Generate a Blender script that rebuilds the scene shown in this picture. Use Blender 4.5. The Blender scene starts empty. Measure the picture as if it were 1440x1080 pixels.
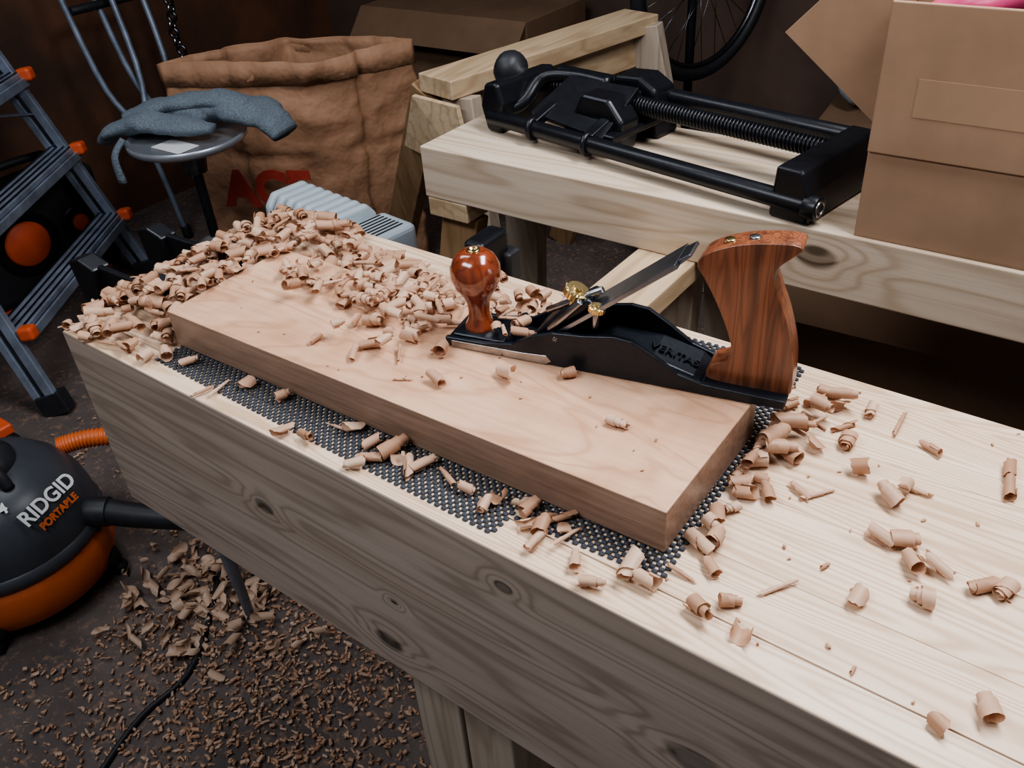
import bpy, bmesh, math, random
from mathutils import Vector, Matrix, noise as mn
random.seed(7)
R=random.uniform
sc=bpy.context.scene
col=sc.collection
# ------------------------------------------------------------------ materials
def newmat(name):
    m=bpy.data.materials.new(name);m.use_nodes=True
    nt=m.node_tree;return m,nt,nt.nodes["Principled BSDF"]
def ND(nt,t,**k):
    n=nt.nodes.new(t)
    for a,b in k.items(): setattr(n,a,b)
    return n
def math_(nt,op,a,b=None,c=None):
    n=ND(nt,'ShaderNodeMath',operation=op)
    for i,v in enumerate((a,b,c)):
        if v is None: continue
        if hasattr(v,'links') or hasattr(v,'is_linked'): nt.links.new(v,n.inputs[i])
        else: n.inputs[i].default_value=v
    return n.outputs[0]
def ramp(nt,fac,stops):
    n=ND(nt,'ShaderNodeValToRGB');e=n.color_ramp.elements
    while len(e)<len(stops): e.new(.5)
    for s,(p,c) in zip(e,stops): s.position=p;s.color=(*c,1)
    nt.links.new(fac,n.inputs[0]);return n.outputs[0]
def mixc(nt,fac,a,b,mode='MIX'):
    n=ND(nt,'ShaderNodeMix',data_type='RGBA',blend_type=mode)
    for i,v in ((0,fac),(6,a),(7,b)):
        if hasattr(v,'is_linked'): nt.links.new(v,n.inputs[i])
        elif i==0: n.inputs[0].default_value=v
        else: n.inputs[i].default_value=(*v,1)
    return n.outputs[2]
def noise(nt,vec,scale,detail=3,rough=.5,dist=0):
    n=ND(nt,'ShaderNodeTexNoise');n.inputs['Scale'].default_value=scale;n.inputs['Detail'].default_value=detail
    n.inputs['Roughness'].default_value=rough;n.inputs['Distortion'].default_value=dist
    nt.links.new(vec,n.inputs['Vector']);return n.outputs[0]
def mapping(nt,src,scale,rnd=False):
    m=ND(nt,'ShaderNodeMapping');m.inputs['Scale'].default_value=scale
    nt.links.new(src,m.inputs[0])
    if rnd:
        oi=ND(nt,'ShaderNodeObjectInfo');v=ND(nt,'ShaderNodeVectorMath',operation='SCALE')
        v.inputs[0].default_value=(7,13,19);nt.links.new(oi.outputs['Random'],v.inputs['Scale'])
        nt.links.new(v.outputs[0],m.inputs['Location'])
    return m.outputs[0]
def bump(nt,b,h,strength=.2,dist=.002):
    n=ND(nt,'ShaderNodeBump');n.inputs['Strength'].default_value=strength;n.inputs['Distance'].default_value=dist
    nt.links.new(h,n.inputs['Height']);nt.links.new(n.outputs[0],b.inputs['Normal'])
def wood(name,base,dark,light,axis=0,freq=7,stretch=9,knots=(),rough=.5,line=.5,streak=.35,low=1.2,coat=0,pw=3,ms_s=14):
    """contour-of-noise grain running along `axis`, with optional knots (x,y,z,r)"""
    m,nt,b=newmat(name);tc=ND(nt,'ShaderNodeTexCoord').outputs['Object']
    s=[stretch]*3;s[axis]=1.0
    v=mapping(nt,tc,tuple(low*q for q in s),True)
    F=math_(nt,'MULTIPLY',noise(nt,v,1,2,.45),freq)
    core=None
    for (x,y,z,r) in knots:
        d=ND(nt,'ShaderNodeVectorMath',operation='SUBTRACT');nt.links.new(tc,d.inputs[0]);d.inputs[1].default_value=(x,y,z)
        q=ND(nt,'ShaderNodeVectorMath',operation='MULTIPLY');nt.links.new(d.outputs[0],q.inputs[0])
        sv=[1/r]*3;sv[axis]=.6/r;q.inputs[1].default_value=sv
        l=ND(nt,'ShaderNodeVectorMath',operation='LENGTH');nt.links.new(q.outputs[0],l.inputs[0]);L=l.outputs['Value']
        g=math_(nt,'MULTIPLY',math_(nt,'EXPONENT',math_(nt,'MULTIPLY',math_(nt,'MULTIPLY',L,L),-.16)),3.0)
        F=math_(nt,'ADD',F,g)
        c=math_(nt,'SUBTRACT',1.25,L);c=math_(nt,'MULTIPLY',c,3.0);c.node.use_clamp=True
        core=c if core is None else math_(nt,'MAXIMUM',core,c)
    w=math_(nt,'SINE',math_(nt,'MULTIPLY',F,6.283))
    w=math_(nt,'MULTIPLY_ADD',w,.5,.5);w=math_(nt,'POWER',w,pw)
    s2=[90]*3;s2[axis]=2.5
    fs=noise(nt,mapping(nt,tc,tuple(s2),True),1,4,.6)
    s3=[ms_s]*3;s3[axis]=1.5
    ms=noise(nt,mapping(nt,tc,tuple(s3),True),1,3,.5)
    c=mixc(nt,ramp(nt,ms,[(.3,(0,0,0)),(.7,(1,1,1))]),base,light)
    c=mixc(nt,math_(nt,'MULTIPLY',w,line),c,dark)
    c=mixc(nt,math_(nt,'MULTIPLY',ramp(nt,fs,[(.45,(0,0,0)),(.7,(1,1,1))]),streak),c,dark)
    if core is not None:
        rr=math_(nt,'MULTIPLY_ADD',w,.35,.6)
        c=mixc(nt,math_(nt,'MULTIPLY',core,rr),c,tuple(q*.25 for q in dark))
    nt.links.new(c,b.inputs['Base Color']);b.inputs['Roughness'].default_value=rough
    b.inputs['Coat Weight'].default_value=coat;b.inputs['Coat Roughness'].default_value=.15
    bump(nt,b,fs,.25,.001);return m
def plain(name,c,rough=.5,metal=0,var=.25,scale=25,bmp=.1,coat=0,c2=None,bd=.002):
    m,nt,b=newmat(name);tc=ND(nt,'ShaderNodeTexCoord').outputs['Object']
    n=noise(nt,tc,scale,4,.6)
    k=c2 or tuple(x*(1-var) for x in c)
    cc=mixc(nt,ramp(nt,n,[(.35,(0,0,0)),(.65,(1,1,1))]),c,k)
    nt.links.new(cc,b.inputs['Base Color']);b.inputs['Roughness'].default_value=rough;b.inputs['Metallic'].default_value=metal
    b.inputs['Coat Weight'].default_value=coat
    if bmp: bump(nt,b,n,bmp,bd)
    return m
M={}
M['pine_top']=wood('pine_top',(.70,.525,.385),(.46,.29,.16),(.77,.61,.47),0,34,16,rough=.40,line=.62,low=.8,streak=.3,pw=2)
M['pine_face_shaded']=wood('pine_face_shaded',(.38,.295,.235),(.20,.145,.105),(.45,.365,.30),0,9,14,  # same pine as the top, with the front's shade put into the colour
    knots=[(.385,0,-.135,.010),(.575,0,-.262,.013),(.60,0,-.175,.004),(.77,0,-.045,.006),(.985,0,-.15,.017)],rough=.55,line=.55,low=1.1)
M['pine_back']=wood('pine_back',(.60,.47,.35),(.38,.26,.16),(.68,.57,.45),0,9,9,
    knots=[(.80,0,-.045,.018)],rough=.5,line=.5,low=1.1)
M['pine_leg']=wood('pine_leg',(.42,.34,.26),(.25,.18,.12),(.48,.40,.32),2,7,9,rough=.6)
M['pine_y']=wood('pine_y',(.50,.36,.22),(.31,.20,.11),(.58,.44,.29),1,7,9,rough=.6)
M['brown_leg']=wood('brown_leg',(.30,.18,.09),(.16,.09,.04),(.36,.23,.12),2,5,9,rough=.6)
def cherry():
    m,nt,b=newmat('cherry_wood');tc=ND(nt,'ShaderNodeTexCoord').outputs['Object']
    v=mapping(nt,tc,(2.6,8,8));n=noise(nt,v,1,3,.5,.9)
    w=math_(nt,'SINE',math_(nt,'MULTIPLY',n,62));w=math_(nt,'POWER',math_(nt,'MULTIPLY_ADD',w,.5,.5),5)
    big=noise(nt,mapping(nt,tc,(4,9,9)),1,2,.5,1.2)
    fig=noise(nt,mapping(nt,tc,(38,7,7)),1,2,.5)
    fs=noise(nt,mapping(nt,tc,(9,170,170)),1,4,.6)
    c=mixc(nt,ramp(nt,big,[(.35,(0,0,0)),(.65,(1,1,1))]),(.55,.315,.195),(.67,.42,.28))
    c=mixc(nt,math_(nt,'MULTIPLY',ramp(nt,fig,[(.4,(0,0,0)),(.7,(1,1,1))]),.3),c,(.74,.50,.36))
    c=mixc(nt,math_(nt,'MULTIPLY',w,.38),c,(.36,.18,.095))
    c=mixc(nt,math_(nt,'MULTIPLY',ramp(nt,fs,[(.45,(0,0,0)),(.75,(1,1,1))]),.3),c,(.36,.18,.10))
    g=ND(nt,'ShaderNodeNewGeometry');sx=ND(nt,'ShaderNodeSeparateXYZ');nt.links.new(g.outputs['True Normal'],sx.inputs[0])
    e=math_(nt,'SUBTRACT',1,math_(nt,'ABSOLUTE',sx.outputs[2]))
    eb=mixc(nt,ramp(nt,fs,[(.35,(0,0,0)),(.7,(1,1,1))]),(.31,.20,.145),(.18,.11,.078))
    c=mixc(nt,math_(nt,'MULTIPLY',e,.92),c,eb)  # shade of the sides and ends painted in as gray-brown
    nt.links.new(c,b.inputs['Base Color']);b.inputs['Roughness'].default_value=.34;bump(nt,b,fs,.15,.0006);return m
M['cherry']=cherry()
M['bubinga']=wood('bubinga_tote',(.23,.075,.034),(.06,.02,.011),(.29,.105,.05),2,13,13,rough=.33,line=.5,streak=.75,low=3,coat=.35)
M['bubinga_k']=wood('bubinga_knob',(.22,.045,.018),(.08,.015,.008),(.28,.068,.028),2,8,5,rough=.16,line=.5,streak=.45,low=7,coat=1)
M['iron']=plain('black_iron',(.014,.018,.026),.36,.3,.3,120,.12)
M['black']=plain('black_paint',(.011,.012,.016),.34,.2,.3,60,.08)
M['blackmatte']=plain('black_plastic',(.02,.021,.025),.5,0,.3,40,.1)
M['steel']=plain('ground_steel',(.42,.41,.41),.28,1,.3,60,.05)
M['blade']=plain('blade_steel',(.36,.38,.42),.32,1,.25,30,.03)
M['steel2']=plain('dark_steel',(.17,.18,.2),.3,1,.3,60,.05)
M['chrome']=plain('chrome',(.35,.37,.4),.2,1,.2,10,0)
M['tray']=plain('stool_seat_metal',(.5,.53,.58),.35,.7,.2,10,0)
M['brass']=plain('brass',(.78,.6,.3),.25,1,.2,60,.03)
M['alu']=plain('ladder_metal',(.30,.35,.44),.42,.4,.4,12,.05)
M['orange']=plain('orange_plastic',(.60,.14,.04),.4,0,.2,12,.05)
M['redorange']=plain('red_orange_plastic',(.66,.11,.04),.45,0,.2,12,.05)
M['vacgrey']=plain('vac_lid_grey',(.055,.06,.07),.35,0,.2,12,.05)
M['white']=plain('off_white_plastic',(.46,.53,.58),.4,0,.12,8,.03)
M['film']=plain('clear_plastic_wrap',(.30,.34,.40),.2,0,.5,9,.4)
M['label']=plain('label_white',(.7,.7,.7),.5,0,.1,8,0)
M['card']=plain('cardboard',(.37,.235,.15),.75,0,.2,9,.2,c2=(.31,.195,.12))
M['card2']=plain('cardboard_dark',(.20,.12,.07),.8,0,.2,6,.2)
M['paper']=plain('kraft_paper',(.37,.205,.12),.7,0,.2,5,.8,c2=(.30,.16,.09),bd=.03)
M['tape']=plain('packing_tape',(.40,.265,.17),.25,0,.1,9,.05)
M['red']=plain('red_print',(.40,.05,.03),.6,0,.2,30,0)
M['wall']=plain('wall_panel',(.14,.06,.03),.7,0,.4,3,.1,c2=(.065,.032,.02))
M['wallb']=plain('wall_board',(.12,.075,.055),.8,0,.3,2,.1,c2=(.07,.045,.035))
M['ceil']=plain('ceiling_paint',(.3,.28,.26),.9)
M['towel']=plain('terry_cloth',(.17,.205,.235),.95,0,.4,220,1,bd=.004,c2=(.10,.125,.15))
M['pink']=plain('pink_film',(.65,.08,.2),.35,0,.4,15,.3)
M['blue']=plain('blue_film',(.05,.25,.6),.35,0,.4,15,.3)
M['rubber']=plain('liner_rubber',(.04,.047,.062),.6,0,.3,200,.1)
def floor_mat():
    m,nt,b=newmat('concrete_floor');tc=ND(nt,'ShaderNodeTexCoord').outputs['Object']
    n=noise(nt,tc,3,6,.65);n2=noise(nt,tc,70,4,.7)
    c=ramp(nt,n,[(.3,(.055,.043,.04)),(.55,(.105,.083,.075)),(.75,(.17,.135,.12))])
    c=mixc(nt,ramp(nt,n2,[(.54,(0,0,0)),(.68,(.8,.8,.8))]),c,(.30,.18,.12))
    nt.links.new(c,b.inputs['Base Color']);b.inputs['Roughness'].default_value=.75;bump(nt,b,n2,.3,.003);return m
M['floor']=floor_mat()
def shaving_mat(name,k):
    m,nt,b=newmat(name);a=ND(nt,'ShaderNodeAttribute',attribute_name='tone')
    c=ramp(nt,a.outputs['Fac'],[(0,tuple(k*q for q in (.48,.265,.16))),(.5,tuple(k*q for q in(.64,.40,.27))),(1,tuple(min(1,k*q) for q in(.76,.55,.405)))])
    tc=ND(nt,'ShaderNodeTexCoord').outputs['Object'];n=noise(nt,tc,260,3,.6)
    c=mixc(nt,math_(nt,'MULTIPLY',n,.4),c,(.36*k,.20*k,.12*k))
    nt.links.new(c,b.inputs['Base Color']);b.inputs['Roughness'].default_value=.5
    tr=ND(nt,'ShaderNodeBsdfTranslucent');nt.links.new(c,tr.inputs[0])
    mx=ND(nt,'ShaderNodeMixShader');mx.inputs[0].default_value=.22
    nt.links.new(b.outputs[0],mx.inputs[1]);nt.links.new(tr.outputs[0],mx.inputs[2])
    nt.links.new(mx.outputs[0],nt.nodes['Material Output'].inputs[0]);return m
M['shav']=shaving_mat('cherry_shavings',1.0);M['shavf']=shaving_mat('floor_shavings',.85)
# ------------------------------------------------------------------ geometry helpers
def group(name,loc=(0,0,0),rz=0,s=1):
    e=bpy.data.objects.new(name,None);e.location=loc;e.rotation_euler=(0,0,rz);e.scale=(s,s,s);e.empty_display_size=.05;col.objects.link(e);return e
def obj(par,name,me,mat,loc=(0,0,0),rot=(0,0,0),smooth=False,bev=0,seg=3):
    o=bpy.data.objects.new(name,me);col.objects.link(o);o.location=loc;o.rotation_euler=rot
    if par: o.parent=par
    if mat: me.materials.append(M[mat] if isinstance(mat,str) else mat)
    if smooth:
        for p in me.polygons:p.use_smooth=True
    if bev:
        b=o.modifiers.new('b','BEVEL');b.width=bev;b.segments=seg;b.limit_method='ANGLE';b.angle_limit=math.radians(35)
    return o
def mesh(name,V,F):
    me=bpy.data.meshes.new(name);me.from_pydata([tuple(v) for v in V],[],F);me.validate()
    bm=bmesh.new();bm.from_mesh(me);bmesh.ops.recalc_face_normals(bm,faces=bm.faces);bm.to_mesh(me);bm.free();return me
def box(par,name,a,b,mat,bev=.002,loc=(0,0,0),rot=(0,0,0)):
    x0,y0,z0=a;x1,y1,z1=b
    V=[(x0,y0,z0),(x1,y0,z0),(x1,y1,z0),(x0,y1,z0),(x0,y0,z1),(x1,y0,z1),(x1,y1,z1),(x0,y1,z1)]
    F=[(0,3,2,1),(4,5,6,7),(0,1,5,4),(1,2,6,5),(2,3,7,6),(3,0,4,7)]
    return obj(par,name,mesh(name,V,F),mat,loc,rot,bev=bev)
def beam(par,name,p0,p1,w,d,mat,side=(0,0,1),bev=.003):
    p0=Vector(p0);p1=Vector(p1);t=(p1-p0).normalized();s=Vector(side);a=t.cross(s).normalized();b=a.cross(t).normalized()
    V=[]
    for p in (p0,p1):
        for i,j in ((-1,-1),(1,-1),(1,1),(-1,1)): V.append(p+a*i*w/2+b*j*d/2)
    F=[(0,1,2,3),(7,6,5,4),(0,4,5,1),(1,5,6,2),(2,6,7,3),(3,7,4,0)]
    return obj(par,name,mesh(name,V,F),mat,bev=bev)
def sweep(par,name,pts,rad,mat,seg=16,flat=1.0,sub=0,wob=0,loc=(0,0,0)):
    pts=[Vector(p) for p in pts];n=len(pts)
    if not isinstance(rad,(list,tuple)): rad=[rad]*n
    if sub:
        P=[];Q=[]
        for i in range(n-1):
            p0=pts[max(i-1,0)];p1=pts[i];p2=pts[i+1];p3=pts[min(i+2,n-1)]
            for k in range(sub):
                t=k/sub;P.append(.5*((2*p1)+(p2-p0)*t+(2*p0-5*p1+4*p2-p3)*t*t+(3*p1-p0-3*p2+p3)*t**3));Q.append(rad[i]*(1-t)+rad[i+1]*t)
        P.append(pts[-1]);Q.append(rad[-1]);pts,rad,n=P,Q,len(P)
    V=[];F=[];up=Vector((0,0,1));pa=None
    for i in range(n):
        t=(pts[min(i+1,n-1)]-pts[max(i-1,0)]).normalized()
        if pa is None: pa=t.cross(up) if abs(t.z)<.95 else t.cross(Vector((1,0,0)))
        a=(pa-t*pa.dot(t)).normalized();pa=a;b=a.cross(t)
        for k in range(seg):
            th=2*math.pi*k/seg;r=rad[i]
            v=pts[i]+a*math.cos(th)*r+b*math.sin(th)*r*flat
            if wob: v+= (v-pts[i])*(mn.noise(v*14)*wob+mn.noise(v*40)*wob*.25)
            V.append(v)
    for i in range(n-1):
        for k in range(seg):
            a0=i*seg+k;a1=i*seg+(k+1)%seg;F.append((a0,a1,a1+seg,a0+seg))
    F.append(tuple(range(seg))[::-1]);F.append(tuple((n-1)*seg+k for k in range(seg)))
    o=obj(par,name,mesh(name,V,F),mat,loc=loc,smooth=True)
    return o
def cyl(par,name,p0,p1,r,mat,seg=24,r2=None,bev=.001):
    o=sweep(par,name,[p0,p1],[r,r if r2 is None else r2],mat,seg)
    if bev:
        b=o.modifiers.new('b','BEVEL');b.width=bev;b.segments=2;b.limit_method='ANGLE';b.angle_limit=.9
    return o
def lathe(par,name,prof,mat,loc=(0,0,0),rot=(0,0,0),seg=40):
    V=[];F=[];n=len(prof)
    for r,z in prof:
        for k in range(seg):
            a=2*math.pi*k/seg;V.append((max(r,1e-5)*math.cos(a),max(r,1e-5)*math.sin(a),z))
    for i in range(n-1):
        for k in range(seg):
            a0=i*seg+k;a1=i*seg+(k+1)%seg;F.append((a0,a1,a1+seg,a0+seg))
    o=obj(par,name,mesh(name,V,F),mat,loc,rot,smooth=True)
    return o
def prism(par,name,poly,y0,y1,mat,bev=.002,seg=3,loc=(0,0,0),rot=(0,0,0),smooth=False):
    n=len(poly);V=[(x,y0,z) for x,z in poly]+[(x,y1,z) for x,z in poly]
    F=[tuple(range(n)),tuple(range(2*n-1,n-1,-1))]+[(i,i+n,(i+1)%n+n,(i+1)%n) for i in range(n)]
    return obj(par,name,mesh(name,V,F),mat,loc,rot,bev=bev,seg=seg,smooth=smooth)
def spline(pts,k=6,closed=True):
    n=len(pts);out=[]
    for i in range(n if closed else n-1):
        p0,p1,p2,p3=[Vector(pts[(i+j)%n] if closed else pts[min(max(i+j,0),n-1)]) for j in(-1,0,1,2)]
        for s in range(k):
            t=s/k;q=.5*((2*p1)+(p2-p0)*t+(2*p0-5*p1+4*p2-p3)*t*t+(3*p1-p0-3*p2+p3)*t**3);out.append(tuple(q))
    if not closed: out.append(tuple(pts[-1]))
    return out
def panel(par,name,quad,th,mat):
    q=[Vector(v) for v in quad];n=(q[1]-q[0]).cross(q[3]-q[0]).normalized()*th
    V=q+[v+n for v in q];F=[(0,1,2,3),(7,6,5,4),(0,4,5,1),(1,5,6,2),(2,6,7,3),(3,7,4,0)]
    return obj(par,name,mesh(name,V,F),mat,bev=.0005)
def torus(par,name,c,R0,r,mat,rot=(0,0,0),seg=48,s2=10):
    V=[];F=[]
    for i in range(seg):
        a=2*math.pi*i/seg
        for j in range(s2):
            b=2*math.pi*j/s2;q=R0+r*math.cos(b);V.append((q*math.cos(a),q*math.sin(a),r*math.sin(b)))
    for i in range(seg):
        for j in range(s2): F.append((i*s2+j,((i+1)%seg)*s2+j,((i+1)%seg)*s2+(j+1)%s2,i*s2+(j+1)%s2))
    return obj(par,name,mesh(name,V,F),mat,c,rot,smooth=True)
def text(par,name,s,size,mat,loc,rot,ext=.0006,off=0):
    c=bpy.data.curves.new(name,'FONT');c.body=s;c.size=size;c.extrude=ext;c.offset=off;c.align_x='CENTER';c.align_y='CENTER'
    o=bpy.data.objects.new(name,c);col.objects.link(o);o.location=loc;o.rotation_euler=rot;o.parent=par;c.materials.append(M[mat]);return o
FZ=-.85
# ------------------------------------------------------------------ room
box(None,'floor',(-3.3,-2.2,FZ-.1),(2.6,2.9,FZ),'floor',0)
box(None,'wall_back',(-3.3,2.62,FZ),(2.6,2.72,1.65),'wallb',0)
box(None,'wall_left',(-3.3,-2.2,FZ),(-3.14,2.62,1.65),'wall',0)
box(None,'ceiling',(-3.3,-2.2,1.65),(2.6,2.9,1.72),'ceil',0)
# ------------------------------------------------------------------ front workbench
wb=group('workbench',(-.9003,-.0594,0),-.0255)
LB=2.1
ys=[.0445,.112,.205,.318,.4425]
for i in range(4):
    box(wb,'top_board_%d'%(i+1),(0,ys[i]+.0002,-.105),(LB,ys[i+1]-.0002,0),'pine_top',.0006)
ap=box(wb,'front_apron',(0,0,-.31),(LB,.0443,0),'pine_face_shaded',.0025)
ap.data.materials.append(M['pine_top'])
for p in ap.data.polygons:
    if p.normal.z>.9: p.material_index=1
for i,(x0,x1,y0,y1) in enumerate([(.545,.628,.046,.135),(.63,.712,.005+.046,.135),(1.75,1.9,.046,.135)]):
    box(wb,'leg_%d'%(i+1),(x0,y0,FZ),(x1,y1,-.3 if i!=1 else -.106),'pine_leg',.003)
box(wb,'rear_leg_1',(.6,.33,FZ),(.69,.42,-.106),'pine_leg',.003)
box(wb,'rear_leg_2',(1.75,.33,FZ),(1.84,.42,-.106),'pine_leg',.003)
beam(wb,'stretcher',(.71,.1,-.62),(1.76,.1,-.62),.04,.09,'pine_y')
box(wb,'rail_side',(.63,.136,-.62),(.69,.329,-.53),'pine_y',.003)
cyl(wb,'steel_prop_leg',(-.105,.172,FZ),(-.03,.12,-.106),.009,'alu',r2=.024)
# ------------------------------------------------------------------ back workbench + trestles
bb=group('back_workbench',(-.91,.7235,0),-.0125)
box(bb,'beam_top',(0,0,-.105),(1.9,.31,0),'pine_back',.003)
box(bb,'trestle_cap_1',(.005,.0,-.145),(.105,.31,-.1055),'pine_y',.003)
box(bb,'trestle_cap_2',(.49,-.30,-.145),(.60,.31,-.1055),'pine_y',.003)
box(bb,'trestle_cap_3',(1.5,-.28,-.145),(1.6,.31,-.1055),'pine_y',.003)
for i,(x,dx) in enumerate([(.06,-.1),(.545,.0),(1.55,0)]):
    beam(bb,'leg_%da'%(i+1),(x,.05,-.145),(x+dx*1.3+.02,-.02 if i==0 else -.1,FZ),.09,.04,'pine_leg' if i else 'brown_leg',side=(0,1,0))
    beam(bb,'leg_%db'%(i+1),(x,.26,-.145),(x+dx,.36,FZ),.09,.04,'pine_leg',side=(0,1,0))
beam(bb,'brace_1',(.03,.06,-.2),(.22,.1,-.6),.07,.02,'pine_y',side=(0,1,0))
# ------------------------------------------------------------------ cherry board
cb=box(None,'cherry_board',(0,0,0),(.717,.2017,.0505),'cherry',.0012,loc=(-.717,0,.0036))
# ------------------------------------------------------------------ non slip liner: staggered rubber blobs, open holes between
def liner(name,x0,y0,lx,ly,rz,z,p=.0094):
    V=[];F=[];q=p*.5
    nx=int(lx/p);ny=int(ly/q)
    def blob(cx,cy,ax,ay,h):
        b=len(V);k=8
        for (s,zz) in ((1,0),(.97,h*.6),(.55,h)):
            for i in range(k):
                a=2*math.pi*i/k;ca,sa=math.cos(a),math.sin(a)
                V.append((cx+ax*s*math.copysign(abs(ca)**.6,ca),cy+ay*s*math.copysign(abs(sa)**.6,sa),zz))
        for l in range(2):
            for i in range(k): F.append((b+l*k+i,b+l*k+(i+1)%k,b+(l+1)*k+(i+1)%k,b+(l+1)*k+i))
        F.append(tuple(b+2*k+i for i in range(k)))
    for i in range(nx):
        for j in range(ny):
            blob((i+.5*(j%2)+.25)*p,(j+.5)*q,p*.325,q*.57,.0026)
    return obj(None,name,mesh(name,V,F),'rubber',(x0,y0,z),(0,0,rz))
liner('non_slip_liner',-.715,-.038,.566,.25,-.045,.0003)
liner('non_slip_liner',-.146,-.034,.162,.385,.03,.0003)
# ------------------------------------------------------------------ hand plane
hp=group('hand_plane',(-.346,.118,.0543),math.radians(11.1))
W=.064
prism(hp,'sole',[(0,0),(.378,0),(.386,.004),(.386,.009),(0,.009)],.0,W,'iron',.0015)
cheek=[(0,.001),(.0,.012),(.05,.013),(.085,.019),(.11,.034),(.135,.043),(.17,.046),(.205,.052),(.225,.050),(.25,.036),(.275,.020),(.30,.0135),(.385,.011),(.385,.001)]
prism(hp,'cheek_near',cheek,-.0008,.0052,'iron',.0012)
cheek2=[(x,z*(1.0 if x<.15 or x>.29 else 1.12)) for x,z in cheek]
prism(hp,'cheek_far',cheek2,W-.0052,W+.0008,'iron',.0012)
prism(hp,'side_ground_strip',[(.008,.0008),(.125,.0008),(.133,.006),(.127,.0125),(.10,.0105),(.008,.009)],-.0014,-.0006,'steel',.0003)
prism(hp,'bed',[(.155,.009),(.30,.009),(.29,.017),(.245,.03),(.19,.032)],.006,W-.006,'iron',.003)
prism(hp,'toe_pad',[(.004,.009),(.075,.009),(.07,.014),(.006,.013)],.008,W-.008,'iron',.003)
box(hp,'rib',(.075,.0055,.009),(.081,W-.0055,.026),'iron',.001)
text(hp,'cast_lettering','VERITAS',.015,'iron',(.265,.026,.0262),(0,math.radians(17),0),.0014)
cyl(hp,'side_screw',(.138,-.0016,.036),(.138,0,.036),.0032,'steel2')
prism(hp,'blade',[(.108,.012),(.268,.138),(.2645,.1425),(.105,.0155)],.0075,.0565,'blade',.0006)
prism(hp,'blade_tip',[(.268,.138),(.279,.1485),(.2765,.151),(.2645,.1425)],.016,.048,'blade',.0008)
prism(hp,'lever_cap',[(.112,.023),(.165,.064),(.178,.078),(.170,.083),(.14,.064),(.108,.03)],.014,.050,'iron',.003)
cyl(hp,'adjuster_rod',(.12,.025,.055),(.185,.025,.092),.004,'steel')
cyl(hp,'lateral_lever',(.128,.010,.040),(.165,.010,.082),.004,'steel')
def knurled(par,name,r,h,mat,loc,rot):
    V=[];F=[];n=48
    for l,(s,z) in enumerate(((.0,0),(.82,0),(1,h*.15),(1,h*.85),(.82,h),(.45,h),(.42,h*1.3),(0,h*1.3))):
        for k in range(n):
            a=2*math.pi*k/n;q=r*s*(1-(.06 if (k%2 and s==1) else 0));V.append((max(q,1e-5)*math.cos(a),max(q,1e-5)*math.sin(a),z))
    for l in range(7):
        for k in range(n): F.append((l*n+k,l*n+(k+1)%n,(l+1)*n+(k+1)%n,(l+1)*n+k))
    obj(par,name,mesh(name,V,F),mat,loc,rot)
knurled(hp,'cap_wheel',.0145,.011,'brass',(.152,.026,.078),(0,math.radians(25),0))
cyl(hp,'cap_wheel_stem',(.150,.026,.066),(.154,.026,.080),.006,'brass')
knurled(hp,'adjuster_wheel',.0095,.007,'brass',(.182,.012,.072),(0,math.radians(10),0))
cyl(hp,'adjuster_stem',(.180,.012,.052),(.182,.012,.073),.004,'steel')
lathe(hp,'front_knob',[(0,0),(.0175,0),(.0185,.003),(.0175,.007),(.0135,.014),(.0125,.026),(.0140,.038),(.019,.048),(.0255,.058),(.029,.070),(.0285,.082),(.0235,.092),(.016,.0985),(.009,.1005),(0,.1005)],'bubinga_k',(.030,.033,.0105),seg=48)
lathe(hp,'knob_screw',[(0,.0),(.0075,0),(.0075,.002),(.005,.0028),(.0045,.001),(0,.001)],'brass',(.030,.033,.1105),seg=24)
tp=[(.305,.010),(.345,.008),(.384,.006),(.3875,.03),(.384,.06),(.374,.095),(.363,.122),(.358,.138),(.362,.150),(.374,.162),(.381,.170),(.374,.174),(.353,.173),(.325,.168),(.300,.158),(.287,.148),(.285,.139),(.292,.128),(.303,.108),(.315,.082),(.324,.055),(.325,.042),(.317,.034),(.306,.029),(.301,.020)]
tp=[tuple(q)[:2] for q in spline([(a,b,0) for a,b in tp],3)]
prism(hp,'rear_tote',tp,.0165,.0475,'bubinga',.0095,4,smooth=True)
for i,(x,z,a) in enumerate([(.312,.1648,-.28),(.335,.1708,-.12)]):
    cyl(hp,'tote_bolt_%d'%(i+1),(x,.032,z-.004),(x+.0008*math.sin(a),.032,z+.0012),.0055,'brass' if i==0 else 'steel')
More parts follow.
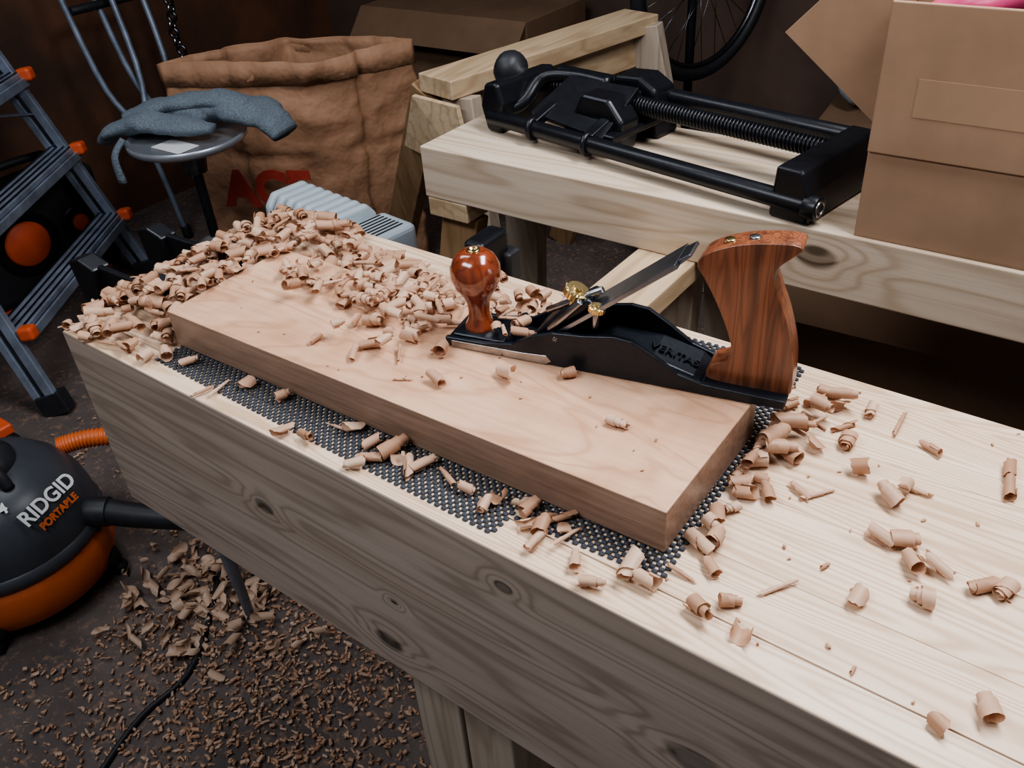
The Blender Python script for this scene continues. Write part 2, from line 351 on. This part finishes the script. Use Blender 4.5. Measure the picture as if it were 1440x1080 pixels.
# ------------------------------------------------------------------ shavings
def curl(V,F,T,x,y,z0,L,r,turns,yaw,pitch=0,drift=.4,tone=None,n=26,k0=None):
    b=len(V);tm=turns*2*math.pi;tone=R(0,1) if tone is None else tone
    ph=R(0,6.28);rows=[];sd=R(0,100)
    m=Matrix.Rotation(yaw,3,'Z')@Matrix.Rotation(pitch,3,'Y')
    k0=R(.4,.72) if k0 is None else k0;oval=R(.75,1)
    e0=-.5;e1=.5
    for i in range(n+1):
        s=i/n;t=s*tm+ph;rr=r*(k0+(1-k0)*s)*(1+.12*mn.noise(Vector((s*4,sd,0))))
        e0+=R(-.09,.09);e1+=R(-.09,.09);e0=min(-.3,max(-.68,e0));e1=max(.3,min(.68,e1))
        k=(.35+.65*min(1,s*3))*(1 if s<.85 else 1-3.3*(s-.85))
        for e in (e0,(e0+e1)/2,e1):
            xx=e*L*k+drift*L*(s-.5);q=1+.10*abs(e)*mn.noise(Vector((s*9,sd,e*3)))*3
            rows.append(m@Vector((xx,rr*math.cos(t)*q,rr*math.sin(t)*q*oval)))
    mz=min(v.z for v in rows)
    for v in rows: V.append((v.x+x,v.y+y,v.z-mz+z0));T.append(tone)
    for i in range(n):
        for j in range(2): a=b+i*3+j;F.append((a,a+1,a+4,a+3))
def build(name,V,F,T,mat):
    me=bpy.data.meshes.new(name);me.from_pydata(V,[],F)
    at=me.attributes.new('tone','FLOAT','POINT');at.data.foreach_set('value',T)
    return obj(None,name,me,mat,smooth=True)
V=[];F=[];T=[]
def rc(x,y,z,s=1):
    k=random.random();yaw=R(0,6.28)
    if k<.20:    # thin pointed roll
        curl(V,F,T,x,y,z,R(.013,.022)*s,R(.0022,.004)*s,R(1.8,3),yaw,R(-.15,.15),R(1.0,1.7))
    elif k<.58:  # stepped cone roll
        curl(V,F,T,x,y,z,R(.012,.019)*s,R(.0055,.0095)*s,R(2.2,3.4),yaw,R(-.2,.2),R(.7,1.3),k0=R(.3,.55),n=34)
    elif k<.86:  # open tube
        curl(V,F,T,x,y,z,R(.016,.027)*s,R(.005,.0092)*s,R(1.2,2.2),yaw,R(-.3,.3),R(.1,.6))
    else:        # loose half curl flake
        curl(V,F,T,x,y,z,R(.012,.022)*s,R(.006,.010)*s,R(.55,.9),yaw,R(-.4,.4),R(0,.3),n=12)
A=[(14,269),(12,223),(11,188),(45,188),(46,258),(44,309),(62,290),(93,300),(124,297),(88,236),(163,272),(113,203),(235,279),(240,249),(47,126),(73,144),(89,148),(149,176),(168,202),(156,198),
(159,119),(179,125),(189,103),(208,108),(104,18),(162,39),(208,65),(247,106),(263,111),(58,-47),(75,-22),(94,-47),(251,-49),(278,-17),
(11,141),(28,110),(28,85),(24,53),(23,26),(42,7),(24,-14),(-15,-38),(1,-42),(-35,-68),(-63,-53),(-108,-54),(-137,-18),(-105,-14),(-113,-30),
(-175,-21),(-178,-40),(-209,-29),(-269,-20),(-281,-34),(-314,-20),(-329,-43),(-338,-62),(-380,-16),(-400,-20),(-418,-53),(-444,-61),(-496,-14),(-557,-16),(-583,-39),(-596,-56),(-662,-22),(-704,-27),
(20,160),(30,240),(25,205),(60,215),(75,262),(35,285),(18,120),(35,140),(-120,-20),(-130,-38),(-95,-24),(-150,-16),(-86,-30),(20,70),(32,40),(-300,-28),(-345,-25),(-240,-22)]
for x,y in A:
    x/=1000;y/=1000
    if x<.012 and y>-.012: y-=.02 if y<.02 else 0; x=max(x,.014)
    rc(x,y,.0028 if x<.02 else 0.0005,1.08)
for x,y,s in [(127,62,.4),(159,-21,.3),(183,-33,.5)]: rc(x/1000,y/1000,.0005,s)
for x,y in [(14,175),(22,190),(30,225),(40,230),(35,180),(50,245),(20,210),(45,270),(15,150),(60,300)]:
    rc(x/1000+.004,y/1000,.012,1.1)
E=[(-489,46),(-672,163),(-627,141),(-560,189),(-515,128),(-516,169),(-480,157),(-446,146),(-452,113),(-454,182),(-414,163),(-495,190),(-414,184),(-420,103),(-421,67),(-387,104),(-549,150),(-305,51),(-97,86),(-187,134),(-243,100)]
for x,y in E: rc(x/1000,y/1000,.0545,1.0)
rc(-.344,.036,.0545,.6);rc(-.425,.045,.0545,.7)
for i in range(72):
    x=random.gauss(-.45,.05);y=min(.195,max(.07,random.gauss(.15,.038)));rc(x,y,.0545+R(0,.014),.95)
for i in range(17): rc(R(-.65,-.56),R(.13,.185),.0545+R(0,.01),.85)
for i in range(18): rc(R(-.36,-.24),R(.20,.25) ,.056+R(0,.02),.95)
for i in range(9):
    lx=R(.05,.10);ly=R(.01,.055);c,s=math.cos(.1937),math.sin(.1937);rc(-.346+c*lx-s*ly,.118+s*lx+c*ly,.068+R(0,.012),.95)
cnt=0
while cnt<500:
    x=R(-.905,-.24);y=R(-.06,.37)
    if x>-.722 and y<.212: continue
    if x>-.722:
        hm=.042*max(0,min(1,(-.28-x)/.25)) ; lim=.33-.05*(x+.7)*1.5
        if y>lim: continue
        hm*=max(.15,min(1,(lim-y)/.08))
    else:
        f=max(0,min(1,(x+.915)/.09)); g=max(.15,min(1,(y+.06)/.10))*max(.2,min(1,(.40-y)/.12));hm=.046*f*g
        if y<.0 and random.random()<.4: continue
    if x>-.45 and random.random()<.25: continue
    z=R(0,1)**.8*hm
    rc(x,y,z+.0005,1.18);cnt+=1
for i in range(14): rc(R(-.735,-.70),R(.05,.2),.053+R(0,.010),1)
for i in range(60):
    x=R(-.35,.3);y=R(-.05,.36)
    if x<.02 and -.01<y<.21: y=.24+R(0,.08)
    curl(V,F,T,x,y,.0005,R(.002,.005),R(.001,.002),1.0,R(0,6.28),n=6)
for i in range(26): curl(V,F,T,R(-.68,-.02),R(.01,.19),.0545,R(.002,.004),R(.0008,.0014),1.0,R(0,6.28),n=6)
build('wood_shavings',V,F,T,'shav')
V=[];F=[];T=[]
for i in range(3600):
    k=random.random()
    if k<.6: x=random.gauss(-.85,.26);y=random.gauss(.02,.2)
    elif k<.82: x=R(-1.3,-.3);y=R(-.5,.5)
    else: x=R(-2.0,-.2);y=R(-.3,.65)
    if (x+1.52)**2+(y+.08)**2<.07: continue
    curl(V,F,T,x,y,FZ+R(0,.006),R(.005,.014),R(.002,.0052),R(.5,1.5),R(0,6.28),R(-.3,.3),R(0,1.2),n=8)
for i in range(120):
    x=random.gauss(-1.15,.12);y=random.gauss(.10,.09)
    curl(V,F,T,x,y,FZ+R(0,.02),R(.02,.04),R(.008,.016),R(.4,.9),R(0,6.28),R(-.5,.5),R(0,1),tone=R(1,1.6),n=10)
build('floor_shaving_litter',V,F,T,'shavf')
# ------------------------------------------------------------------ clamps
for nm,y,xx in (('bar_clamp',.062,-1.03),('bar_clamp',.185,-1.03)):
    g=group(nm,(0,0,0))
    beam(g,'bar',(xx,y,.014),(-.80,y,.014),.012,.024,'black')
    prism(g,'jaw',[(-.86,.002),(-.80,.002),(-.80,.038),(-.83,.045),(-.865,.036)],y-.014,y+.014,'black',.003)
    prism(g,'sliding_head',[(xx,-.05),(xx+.05,-.04),(xx+.055,.025),(xx+.02,.034),(xx-.01,.026)],y-.016,y+.016,'black',.004)
    cyl(g,'screw',(xx+.02,y,-.12),(xx+.02,y,-.04),.006,'steel2');cyl(g,'handle',(xx+.02,y,-.24),(xx+.02,y,-.12),.015,'blackmatte')
g=group('bench_clamp')
box(g,'head',(-.50,.343,.0005),(-.465,.41,.055),'black',.008)
cyl(g,'shaft',(-.482,.41,-.2),(-.482,.41,.045),.009,'black');box(g,'tail',(-.51,.392,-.03),(-.455,.425,.02),'blackmatte',.006)
# ------------------------------------------------------------------ black front vise on the back bench
v=group('front_vise',(-.817,.851,0),math.radians(-10.6))
cyl(v,'guide_rail_front',(-.01,0,.03),(.695,0,.03),.0155,'black')
cyl(v,'guide_cap_front',(.69,0,.03),(.712,0,.03),.019,'black');torus(v,'rail_end_ring',(.7125,0,.03),.011,.002,'steel',(0,math.pi/2,0))
cyl(v,'guide_rail_back',(.18,.2,.07),(.66,.2,.07),.0145,'black')
cyl(v,'screw_core',(-.02,.125,.07),(.66,.125,.07),.0125,'black')
hel=[(.215+i/600*.43,.125+.0145*math.cos(i/10*2*math.pi),.07+.0145*math.sin(i/10*2*math.pi)) for i in range(600)]
sweep(v,'screw_thread',hel,.0028,'black',6)
hel=[(-.0+i/140*.11,.125+.0145*math.cos(i/10*2*math.pi),.07+.0145*math.sin(i/10*2*math.pi)) for i in range(140)]
sweep(v,'screw_thread_left',hel,.0026,'black',6)
prism(v,'end_plate',[(.632,.0008),(.70,.0008),(.697,.05),(.684,.084),(.638,.084)],-.010,.215,'black',.006)
prism(v,'carriage',[(.17,.0008),(.28,.0008),(.29,.06),(.255,.098),(.19,.098),(.165,.05)],.045,.10,'black',.008)
prism(v,'carriage_back',[(.16,.0008),(.29,.0008),(.28,.09),(.24,.11),(.18,.105)],.15,.215,'black',.008)
box(v,'carriage_web',(.17,.02,.03),(.29,.18,.045),'black',.004)
panel(v,'gusset',[(.08,.03,.04),(.27,.02,.03),(.27,.12,.095),(.10,.12,.09)],.012,'black')
for i,x in enumerate((.11,.25)):
    torus(v,'rail_clamp_%d'%i,(x,0,.03),.017,.006,'black',(0,math.pi/2,0));beam(v,'arm_%d'%i,(x,0,.04),(x,.14,.085),.022,.018,'black')
prism(v,'left_plate',[(-.02,.0008),(.02,.0008),(.03,.06),(.015,.10),(-.02,.095),(-.035,.05)],-.005,.16,'black',.008)
sweep(v,'left_bracket',[(-.02,0,.03),(.03,.05,.05),(.04,.1,.09),(.10,.13,.095),(.18,.14,.09)],[.014,.013,.012,.012,.014],'black',12,sub=5)
lathe(v,'hand_knob',[(0,0),(.014,0),(.016,.01),(.03,.016),(.037,.03),(.037,.045),(.03,.058),(.012,.063),(0,.063)],'blackmatte',(.0,.09,.09),(0,-math.pi/2+.2,0.1),14)
cyl(v,'cross_tube',(.18,.2,.07),(.02,.17,.08),.016,'black')
# ------------------------------------------------------------------ cardboard box on back bench
cx=group('cardboard_box',(-.062,.7195,0.0008),-.0125)
HB=.327
box(cx,'front_lower',(0,0,0),(.52,.006,.128),'card',.002)
box(cx,'front_upper',(.0,-.005,.129),(.52,.001,HB),'card',.002)
box(cx,'side_left',(0,.006,0),(.005,.30,HB),'card',.001);box(cx,'side_right',(.515,.006,0),(.52,.30,HB),'card',.001)
box(cx,'back',(0,.295,0),(.52,.30,HB),'card',.001);box(cx,'bottom',(0,0,0),(.52,.30,.004),'card',.001)
box(cx,'tape_strip',(0.05,-.0056,.185),(.52,-.0048,.235),'tape',.0001)
panel(cx,'side_flap',[(-.008,.10,.12),(-.165,.075,.255),(.02,.09,.45),(.06,.12,.33)],.004,'card')
panel(cx,'back_flap',[(0,.30,HB),(.52,.30,HB),(.52,.40,.44),(0,.40,.44)],.004,'card')
sweep(cx,'pink_film',[(.04,.05,.29),(.10,.05,.325),(.18,.05,.33),(.26,.06,.30)],[.03,.04,.04,.03],'pink',20,.6,sub=6,wob=.6)
sweep(cx,'blue_film',[(.14,.05,.29),(.24,.055,.33),(.34,.055,.34),(.44,.06,.32)],[.03,.045,.05,.04],'blue',20,.6,sub=6,wob=.6)
def carton(loc,s,rz=0,mat='card2',name='cardboard_box'):
    g=group(name,loc,rz);a,b,c=s
    box(g,'body',(0,0,0),(a,b,c),mat,.004);box(g,'tape',(a*.45,-.001,c*.6),(a*.55,b+.001,c+.0012),'tape' if mat=='card' else 'card2',.0005)
    panel(g,'flap',[(0,0,c),(a,0,c),(a,-.09,c-.10),(0,-.09,c-.10)],.004,mat)
carton((-.33,1.16,FZ),(.9,.4,.56),.03)
carton((-.58,2.1,FZ),(.5,.42,.50),.1)
carton((-.02,1.8,FZ),(.5,.4,.74),-.1)
carton((-2.45,2.15,FZ),(.8,.4,.70),0)
pw=group('plastic_wrapped_bundle',(-.45,2.32,FZ+.51))
sweep(pw,'wrap',[(-.12,0,.06),(.0,.0,.14),(.12,.0,.22),(.22,0,.20)],[.06,.12,.13,.07],'film',28,.8,sub=8,wob=.7)
# ------------------------------------------------------------------ sawhorse
sh=group('sawhorse')
beam(sh,'top_beam',(-1.175,1.09,-.02),(-1.02,1.83,-.02),.125,.045,'pine_y')
beam(sh,'under_beam',(-1.17,1.12,-.09),(-1.02,1.80,-.09),.045,.09,'pine_y')
beam(sh,'leg_1',(-1.22,1.12,-.045),(-1.72,1.36,FZ),.09,.04,'brown_leg',side=(0,1,0))
beam(sh,'leg_2',(-1.12,1.12,-.045),(-1.02,1.08,FZ),.09,.04,'pine_leg',side=(0,1,0))
beam(sh,'leg_3',(-1.06,1.78,-.045),(-1.4,1.95,FZ),.09,.04,'brown_leg',side=(0,1,0))
beam(sh,'leg_4',(-.98,1.78,-.02),(-.82,1.85,FZ),.09,.04,'pine_leg',side=(0,1,0))
panel(sh,'gusset',[(-1.25,1.085,-.05),(-1.09,1.06,-.05),(-1.05,1.05,-.22),(-1.33,1.12,-.2)],.012,'pine_y')
# ------------------------------------------------------------------ paper bag
def paper_bag():
    g=group('paper_leaf_bag')
    c=[Vector(p) for p in ((-2.288,1.108),(-1.888,1.295),(-1.73,1.60),(-2.16,1.50))]
    zt=-.10;V=[];F=[];N=30;H=50;nn=4*N
    cen=Vector((-2.02,1.38))
    for h in range(H+1):
        z=FZ+.003+(zt-FZ)*h/H
        for k in range(4):
            for i in range(N):
                p=c[k].lerp(c[(k+1)%4],i/N)
                t=i/N;bul=math.sin(math.pi*t)*.02*math.sin(math.pi*h/H)
                crease=-.020*max(0,1-abs(t-.5)*14)*(1 if k%2 else .3)
                d=(p-cen).normalized();q=Vector((p.x,p.y,z))
                nz=mn.noise(q*4)*.035+(.5-abs(mn.noise(q*8)))*.034+(.5-abs(mn.noise(q*19+Vector((3,1,2)))))*.012-.012*max(0,1-abs(z+.38)*40)
                s=1-.06*(1-h/H)
                q2=cen+(p-cen)*s+d*(bul+nz+crease)
                V.append((q2.x,q2.y,z+ (mn.noise(q*3)*.03 if h==H else 0)))
    for h in range(H):
        for k in range(nn): a=h*nn+k;b=h*nn+(k+1)%nn;F.append((a,b,b+nn,a+nn))
    F.append(tuple(range(nn))[::-1])
    o=obj(g,'bag_body',mesh('bag',V,F),'paper',smooth=True);so=o.modifiers.new('s','SOLIDIFY');so.thickness=.004
    V2=[];F2=[]
    for h in (H-4,H):
        for k in range(nn):
            x,y,z=V[h*nn+k];d=(Vector((x,y))-cen).normalized()*.008;V2.append((x+d.x,y+d.y,z+(.004 if h==H else 0)))
    for k in range(nn): F2.append((k,(k+1)%nn,(k+1)%nn+nn,k+nn))
    o=obj(g,'hem',mesh('hem',V2,F2),'paper',smooth=True);so=o.modifiers.new('s','SOLIDIFY');so.thickness=.005
    d=(c[1]-c[0]);ang=math.atan2(d.y,d.x)
    text(g,'printed_logo','ACE',.16,'red',(-1.995,1.162,-.47),(math.pi/2,0,ang),.002,.008)
paper_bag()
# ------------------------------------------------------------------ stool + cloth
st=group('round_stool',(-1.945,.895,0))
lathe(st,'seat_tray',[(0,-.215),(.15,-.215),(.165,-.205),(.168,-.19),(.162,-.188),(.155,-.2),(0,-.2)],'tray')
cyl(st,'post',(0,0,FZ+.05),(0,0,-.215),.014,'black');cyl(st,'collar',(0,0,-.30),(0,0,-.215),.03,'steel2',r2=.045)
lathe(st,'hub',[(0,0),(.06,0),(.06,.02),(.02,.04),(0,.04)],'tray',(0,0,-.54))
for i in range(5):
    a=i*2*math.pi/5;beam(st,'foot_%d'%i,(0,0,FZ+.07),(.22*math.cos(a),.22*math.sin(a),FZ+.03),.03,.02,'black');cyl(st,'glide_%d'%i,(.22*math.cos(a),.22*math.sin(a),FZ),(.22*math.cos(a),.22*math.sin(a),FZ+.03),.015,'blackmatte')
tw=group('grey_cloth',(-1.955,.895,-.165))
sweep(tw,'fold_back',[(-.20,-.03,.0),(-.12,.02,.02),(0,.07,.03),(.10,.11,.03),(.18,.15,.01),(.235,.16,-.04)],[.045,.06,.065,.07,.068,.05],'towel',36,.5,sub=10,wob=.35)
sweep(tw,'fold_front',[(-.21,-.12,-.035),(-.16,-.10,-.002),(-.08,-.05,.012),(.02,-.02,.008),(.11,.02,.0)],[.035,.05,.055,.05,.03],'towel',36,.5,sub=10,wob=.35)
sweep(tw,'fold_top',[(-.17,-.06,.02),(-.06,.02,.045),(.06,.08,.055),(.16,.12,.04)],[.03,.045,.048,.035],'towel',36,.5,sub=10,wob=.35)
sweep(tw,'hanging_strap',[(-.06,-.15,-.00),(-.065,-.187,-.04),(-.06,-.19,-.11)],[.012,.014,.018],'towel',10,.6,sub=4)
box(tw,'paper_slip',(-.02,-.10,-.034),(.10,-.03,-.0325),'label',.0002)
# ------------------------------------------------------------------ heater
ht=group('oil_radiator',(-1.345,.865,0),-.135)
zt=-.27
for i in range(8):
    x=-.21+i*.037
    pr=[(-.075,FZ+.08),(.075,FZ+.08),(.08,zt-.09),(.075,zt-.03),(.05,zt),(-.05,zt),(-.075,zt-.03),(-.08,zt-.09)]
    prism(ht,'fin_%d'%(i+1),pr,-.0125,.0125,'white',.010,3,loc=(x,0,0),rot=(0,0,math.pi/2))
cyl(ht,'core_tube',(-.21,0,zt-.06),(.08,0,zt-.06),.025,'white')
box(ht,'control_box',(.072,-.085,FZ+.06),(.20,.085,zt-.025),'white',.015)
for i in range(7):
    box(ht,'vent_%d'%i,(.088+i*.014,-.06,zt-.0255),(.094+i*.014,.06,zt-.024),'blackmatte',.0003)
    box(ht,'front_vent_%d'%i,(.088+i*.014,-.0856,zt-.12),(.094+i*.014,-.0845,zt-.05),'blackmatte',.0003)
lathe(ht,'dial',[(0,0),(.022,0),(.02,.012),(0,.012)],'label',(.2,0,-.5),(0,math.pi/2,0))
for s in(-1,1): beam(ht,'foot_%d'%s,(.13*s,-.12,FZ+.04),(.13*s,.12,FZ+.04),.03,.03,'blackmatte'); cyl(ht,'caster_%d'%s,(.13*s,-.12,FZ+.025),(.16*s,-.12,FZ+.025),.025,'blackmatte');cyl(ht,'caster_b%d'%s,(.13*s,.12,FZ+.025),(.16*s,.12,FZ+.025),.025,'blackmatte')
# ------------------------------------------------------------------ step ladder
ld=group('step_ladder')
B1=Vector((-2.08,.33,FZ));B2=Vector((-2.58,1.01,FZ))
T1=Vector((-2.62,.24,.95));T2=Vector((-2.86,.58,.95))
K1=Vector((-2.98,-.12,FZ));K2=Vector((-3.08,.62,FZ))
for n_,a,b in(('rail_1',B1,T1),('rail_2',B2,T2)):
    beam(ld,n_,a+Vector((0,0,.03)),b,.03,.022,'alu',side=(.59,-.81,0));
    o=Vector((-.045,-.02,0));beam(ld,n_+'_flange',a+o+Vector((0,0,.03)),b+o,.024,.03,'alu',side=(.59,-.81,0))
    beam(ld,n_+'_web',a+o*.5+Vector((0,0,.03)),b+o*.5,.06,.006,'steel2',side=(.59,-.81,0))
    beam(ld,n_+'_foot',a,a+(b-a)*.035,.08,.045,'blackmatte',side=(.59,-.81,0))
for n_,a,b in(('rear_rail_1',K1,T1),('rear_rail_2',K2,T2)):
    beam(ld,n_,a+Vector((0,0,.001)),b,.045,.025,'alu',side=(.59,-.81,0))
for i in range(6):
    t=(i+1)*.14
    a=B1.lerp(T1,t);b=B2.lerp(T2,t)
    beam(ld,'step_%d'%(i+1),a,b,.085,.018,'alu')
    for j in range(4): beam(ld,'tread_rib_%d_%d'%(i,j),a+Vector((-.03+j*.02,-.02+j*.012,.011)),b+Vector((-.03+j*.02,-.02+j*.012,.011)),.006,.004,'steel2',bev=.001)
    beam(ld,'step_lip_%d'%(i+1),a+Vector((.04,.03,-.02)),b+Vector((.04,.03,-.02)),.008,.03,'alu')
    for k,p in enumerate((a,b)):
        q=p+Vector((.045,.03,.0));beam(ld,'bracket_%d_%d'%(i,k),q+Vector((0,0,-.020)),q+Vector((-.005,0,.020)),.045,.04,'redorange',side=(.59,-.81,0),bev=.01)
for i in range(3):
    t=.2+i*.25;beam(ld,'rear_brace_%d'%i,K1.lerp(T1,t),K2.lerp(T2,t),.03,.03,'alu')
beam(ld,'spreader_1',B1.lerp(T1,.35),K1.lerp(T1,.35),.02,.006,'alu');beam(ld,'spreader_2',B2.lerp(T2,.35),K2.lerp(T2,.35),.02,.006,'alu')
cr=group('crutches')
for i,dx in enumerate((0,.12)):
    sweep(cr,'tube_%da'%i,[(-2.72+dx*.3,1.28+dx,FZ),(-2.78,1.26+dx,-.45),(-2.86,1.20+dx,-.2),(-3.0,1.18+dx,.5)],.011,'alu',12,sub=6)
    sweep(cr,'tube_%db'%i,[(-2.78,1.26+dx,-.45),(-2.82,1.34+dx,-.2),(-3.0,1.36+dx,.5)],.011,'alu',12,sub=6)
    cyl(cr,'tip_%d'%i,(-2.72+dx*.3,1.28+dx,FZ),(-2.722+dx*.3,1.28+dx,FZ+.05),.018,'blackmatte')
    cyl(cr,'arm_pad_%d'%i,(-3.0,1.17+dx,.5),(-3.0,1.37+dx,.5),.022,'blackmatte');cyl(cr,'grip_%d'%i,(-2.89,1.2+dx,.0),(-2.89,1.35+dx,.0),.015,'blackmatte')
ch=group('hanging_chain')
for k in range(38):
    torus(ch,'link_%d'%k,(-2.84+.012*math.sin(k),1.55,.75-k*.03),.016,.0065,'chrome' if k%2 else 'steel2',(math.pi/2,0,k*math.pi/2+.4),16,6)
cyl(ch,'hook',(-3.14,1.55,.77),(-2.83,1.55,.77),.006,'steel2')
rd=group('jobsite_radio',(-2.95,.40,FZ))
box(rd,'case',(0,0,.02),(.2,.62,.40),'blackmatte',.03)
lathe(rd,'speaker_ring',[(0,0),(.09,0),(.11,.008),(.11,-.01)],'black',(.203,.30,.22),(0,math.pi/2,0));lathe(rd,'speaker_disc',[(0,.012),(.07,.012),(.078,.004),(.078,0)],'redorange',(.206,.30,.22),(0,math.pi/2,0))
lathe(rd,'speaker_ring_2',[(0,0),(.05,0),(.062,.008),(.062,-.01)],'black',(.203,.50,.22),(0,math.pi/2,0));lathe(rd,'speaker_disc_2',[(0,.012),(.026,.012),(.03,.004),(.03,0)],'redorange',(.206,.50,.22),(0,math.pi/2,0))
box(rd,'base_feet',(.02,.05,0),(.18,.57,.02),'redorange',.004);sweep(rd,'handle',[(.1,.08,.39),(.1,.12,.45),(.1,.5,.45),(.1,.54,.39)],.014,'blackmatte',12,sub=4)
# ------------------------------------------------------------------ shop vacuum
vc=group('shop_vacuum',(-1.52,-.08,FZ),.1,.90)
lathe(vc,'drum',[(0,.035),(.18,.035),(.208,.05),(.222,.09),(.222,.14),(.212,.165),(.205,.17)],'orange')
lathe(vc,'rim',[(.20,.160),(.216,.165),(.222,.180),(.216,.20),(.19,.21)],'vacgrey')
lathe(vc,'lid',[(.212,.195),(.213,.225),(.203,.27),(.18,.315),(.15,.348),(.11,.370),(.06,.380),(0,.384)],'vacgrey')
lathe(vc,'motor_cap',[(.09,.36),(.088,.39),(.07,.405),(.04,.41),(0,.412)],'blackmatte')
sweep(vc,'carry_handle',[(-.12,0,.36),(-.09,0,.41),(0,0,.43),(.09,0,.41),(.12,0,.36)],.014,'blackmatte',12,sub=5)
for i in range(4):
    a=.6+i*math.pi/2;x,y=.185*math.cos(a),.185*math.sin(a);sweep(vc,'caster_arm_%d'%i,[(x*.9,y*.9,.08),(x*1.12,y*1.12,.055),(x*1.17,y*1.17,.04)],[.04,.03,.02],'blackmatte',12)
    lathe(vc,'caster_%d'%i,[(0,-.012),(.02,-.012),(.022,0),(.02,.012),(0,.012)],'blackmatte',(x*1.17,y*1.17,.022),(math.pi/2,0,a))
    beam(vc,'latch_%d'%i,(x*1.17,y*1.17,.16),(x*1.17,y*1.17,.23),.04,.012,'blackmatte',side=(math.cos(a),math.sin(a),0))
al=.22
for s,sz,mt,rr,z,tl,da in (('RIDGID',.048,'label',.183,.318,52,0),('PORTABLE',.024,'orange',.201,.285,62,0),('4',.034,'label',.160,.348,42,-.5)):
    a=al+da;text(vc,'label_'+s.lower(),s,sz,mt,(rr*math.cos(a),rr*math.sin(a),z),(math.radians(tl),0,a+math.pi/2),.001,.001)
cyl(vc,'inlet',(.15,.10,.215),(.215,.14,.21),.036,'blackmatte')
sweep(vc,'hose_cuff',[(.21,.137,.21),(.28,.165,.202),(.36,.20,.195),(.43,.23,.188)],[.032,.030,.027,.024],'blackmatte',20,sub=4)
def hose(par,name,pts,r):
    P=spline([tuple(p) for p in pts],40,False);rr=[r*(1+.12*math.sin(i*1.6)) for i in range(len(P))]
    sweep(par,name,P,rr,'orange',16)
hose(vc,'hose',[(.43,.23,.188),(.52,.27,.165),(.62,.32,.11),(.74,.36,.05),(.88,.38,.03)],.024)
hose(vc,'hose_rear',[(-.02,.205,.28),(.03,.26,.285),(.12,.33,.27),(.24,.40,.22),(.3,.46,.1)],.022)
pc=group('power_cord')
sweep(pc,'cord',[(-1.22,.26,FZ+.006),(-1.17,.17,FZ+.006),(-1.06,.04,FZ+.006),(-1.0,-.06,FZ+.006),(-.99,-.2,FZ+.006),(-.87,-.5,FZ+.006)],.006,'blackmatte',10,sub=10)
cs=group('caster_dolly',(-1.98,.12,FZ))
lathe(cs,'wheel',[(0,-.02),(.03,-.02),(.05,-.016),(.055,0),(.05,.016),(.03,.02),(0,.02)],'blackmatte',(0,0,.055),(math.pi/2,0,.8));lathe(cs,'hub',[(0,-.024),(.028,-.024),(.03,0),(.028,.024),(0,.024)],'redorange',(0,0,.055),(math.pi/2,0,.8))
box(cs,'fork',(-.035,-.035,.10),(.035,.035,.13),'redorange',.006)
# ------------------------------------------------------------------ bicycle wheel
bw=group('bicycle_wheel',(-1.02,2.25,.03),1.3)
torus(bw,'tyre',(0,0,0),.31,.022,'blackmatte',(math.pi/2,0,0),64,12);torus(bw,'rim',(0,0,0),.285,.010,'steel2',(math.pi/2,0,0),64,8)
cyl(bw,'hub',(0,-.04,0),(0,.04,0),.02,'steel2')
for i in range(28):
    a=i*2*math.pi/28;s=.03 if i%2 else -.03;cyl(bw,'spoke_%d'%i,(.018*math.cos(a+.5),s,.018*math.sin(a+.5)),(.283*math.cos(a),0,.283*math.sin(a)),.0012,'steel2',6,bev=0)
sweep(bw,'fork_a',[(0,.05,0),(.03,.05,.30),(.1,.02,.5)],.013,'black',10,sub=5);sweep(bw,'fork_b',[(0,-.05,0),(.03,-.05,.30),(.1,-.02,.5)],.013,'black',10,sub=5)
cyl(bw,'stand',(0,.05,0),(0,.06,-.88),.015,'black')
# ------------------------------------------------------------------ lights
def area(name,loc,tgt,sx,sy,e,c):
    l=bpy.data.lights.new(name,'AREA');l.shape='RECTANGLE';l.size=sx;l.size_y=sy;l.energy=e;l.color=c
    o=bpy.data.objects.new(name,l);col.objects.link(o);o.location=loc
    o.rotation_euler=(Vector(tgt)-Vector(loc)).to_track_quat('-Z','Y').to_euler();return o
area('fluorescent_lamp',(.35,.65,1.45),(.05,.22,0),1.3,.35,42,(.97,.97,1))
area('front_fill',(-.7,-.9,1.5),(-.6,.2,-.2),1.3,.4,24,(.90,.94,1))  # added cool fill from the front, not a fixture of the shop
area('rear_fill',(-1.6,.4,1.5),(-1.7,1.2,-.4),1.2,.4,13,(.88,.93,1))  # added fill to lift the background, no fixture stands for it
w=bpy.data.worlds.new('w');sc.world=w;w.use_nodes=True;w.node_tree.nodes['Background'].inputs[0].default_value=(.68,.74,.85,1);w.node_tree.nodes['Background'].inputs[1].default_value=.18
# ------------------------------------------------------------------ camera
f,phi,pi_,ro=1243.2,2.2339,.6132,.0795
wv=Vector((math.cos(phi)*math.cos(pi_),math.sin(phi)*math.cos(pi_),-math.sin(pi_)))
r0=Vector((math.sin(phi),-math.cos(phi),0));u0=r0.cross(wv)
rv=math.cos(ro)*r0-math.sin(ro)*u0;uv=math.sin(ro)*r0+math.cos(ro)*u0
cd=bpy.data.cameras.new('camera');cd.sensor_width=36;cd.lens=f*36/1440;cd.clip_start=.02
co=bpy.data.objects.new('camera',cd);col.objects.link(co)
mw=Matrix((rv,uv,-wv)).transposed().to_4x4();mw.translation=(.2499,-.5268,.6070);co.matrix_world=mw
sc.camera=co
try:
    sc.view_settings.view_transform='AgX';sc.view_settings.look='AgX - Medium High Contrast'
except Exception: pass
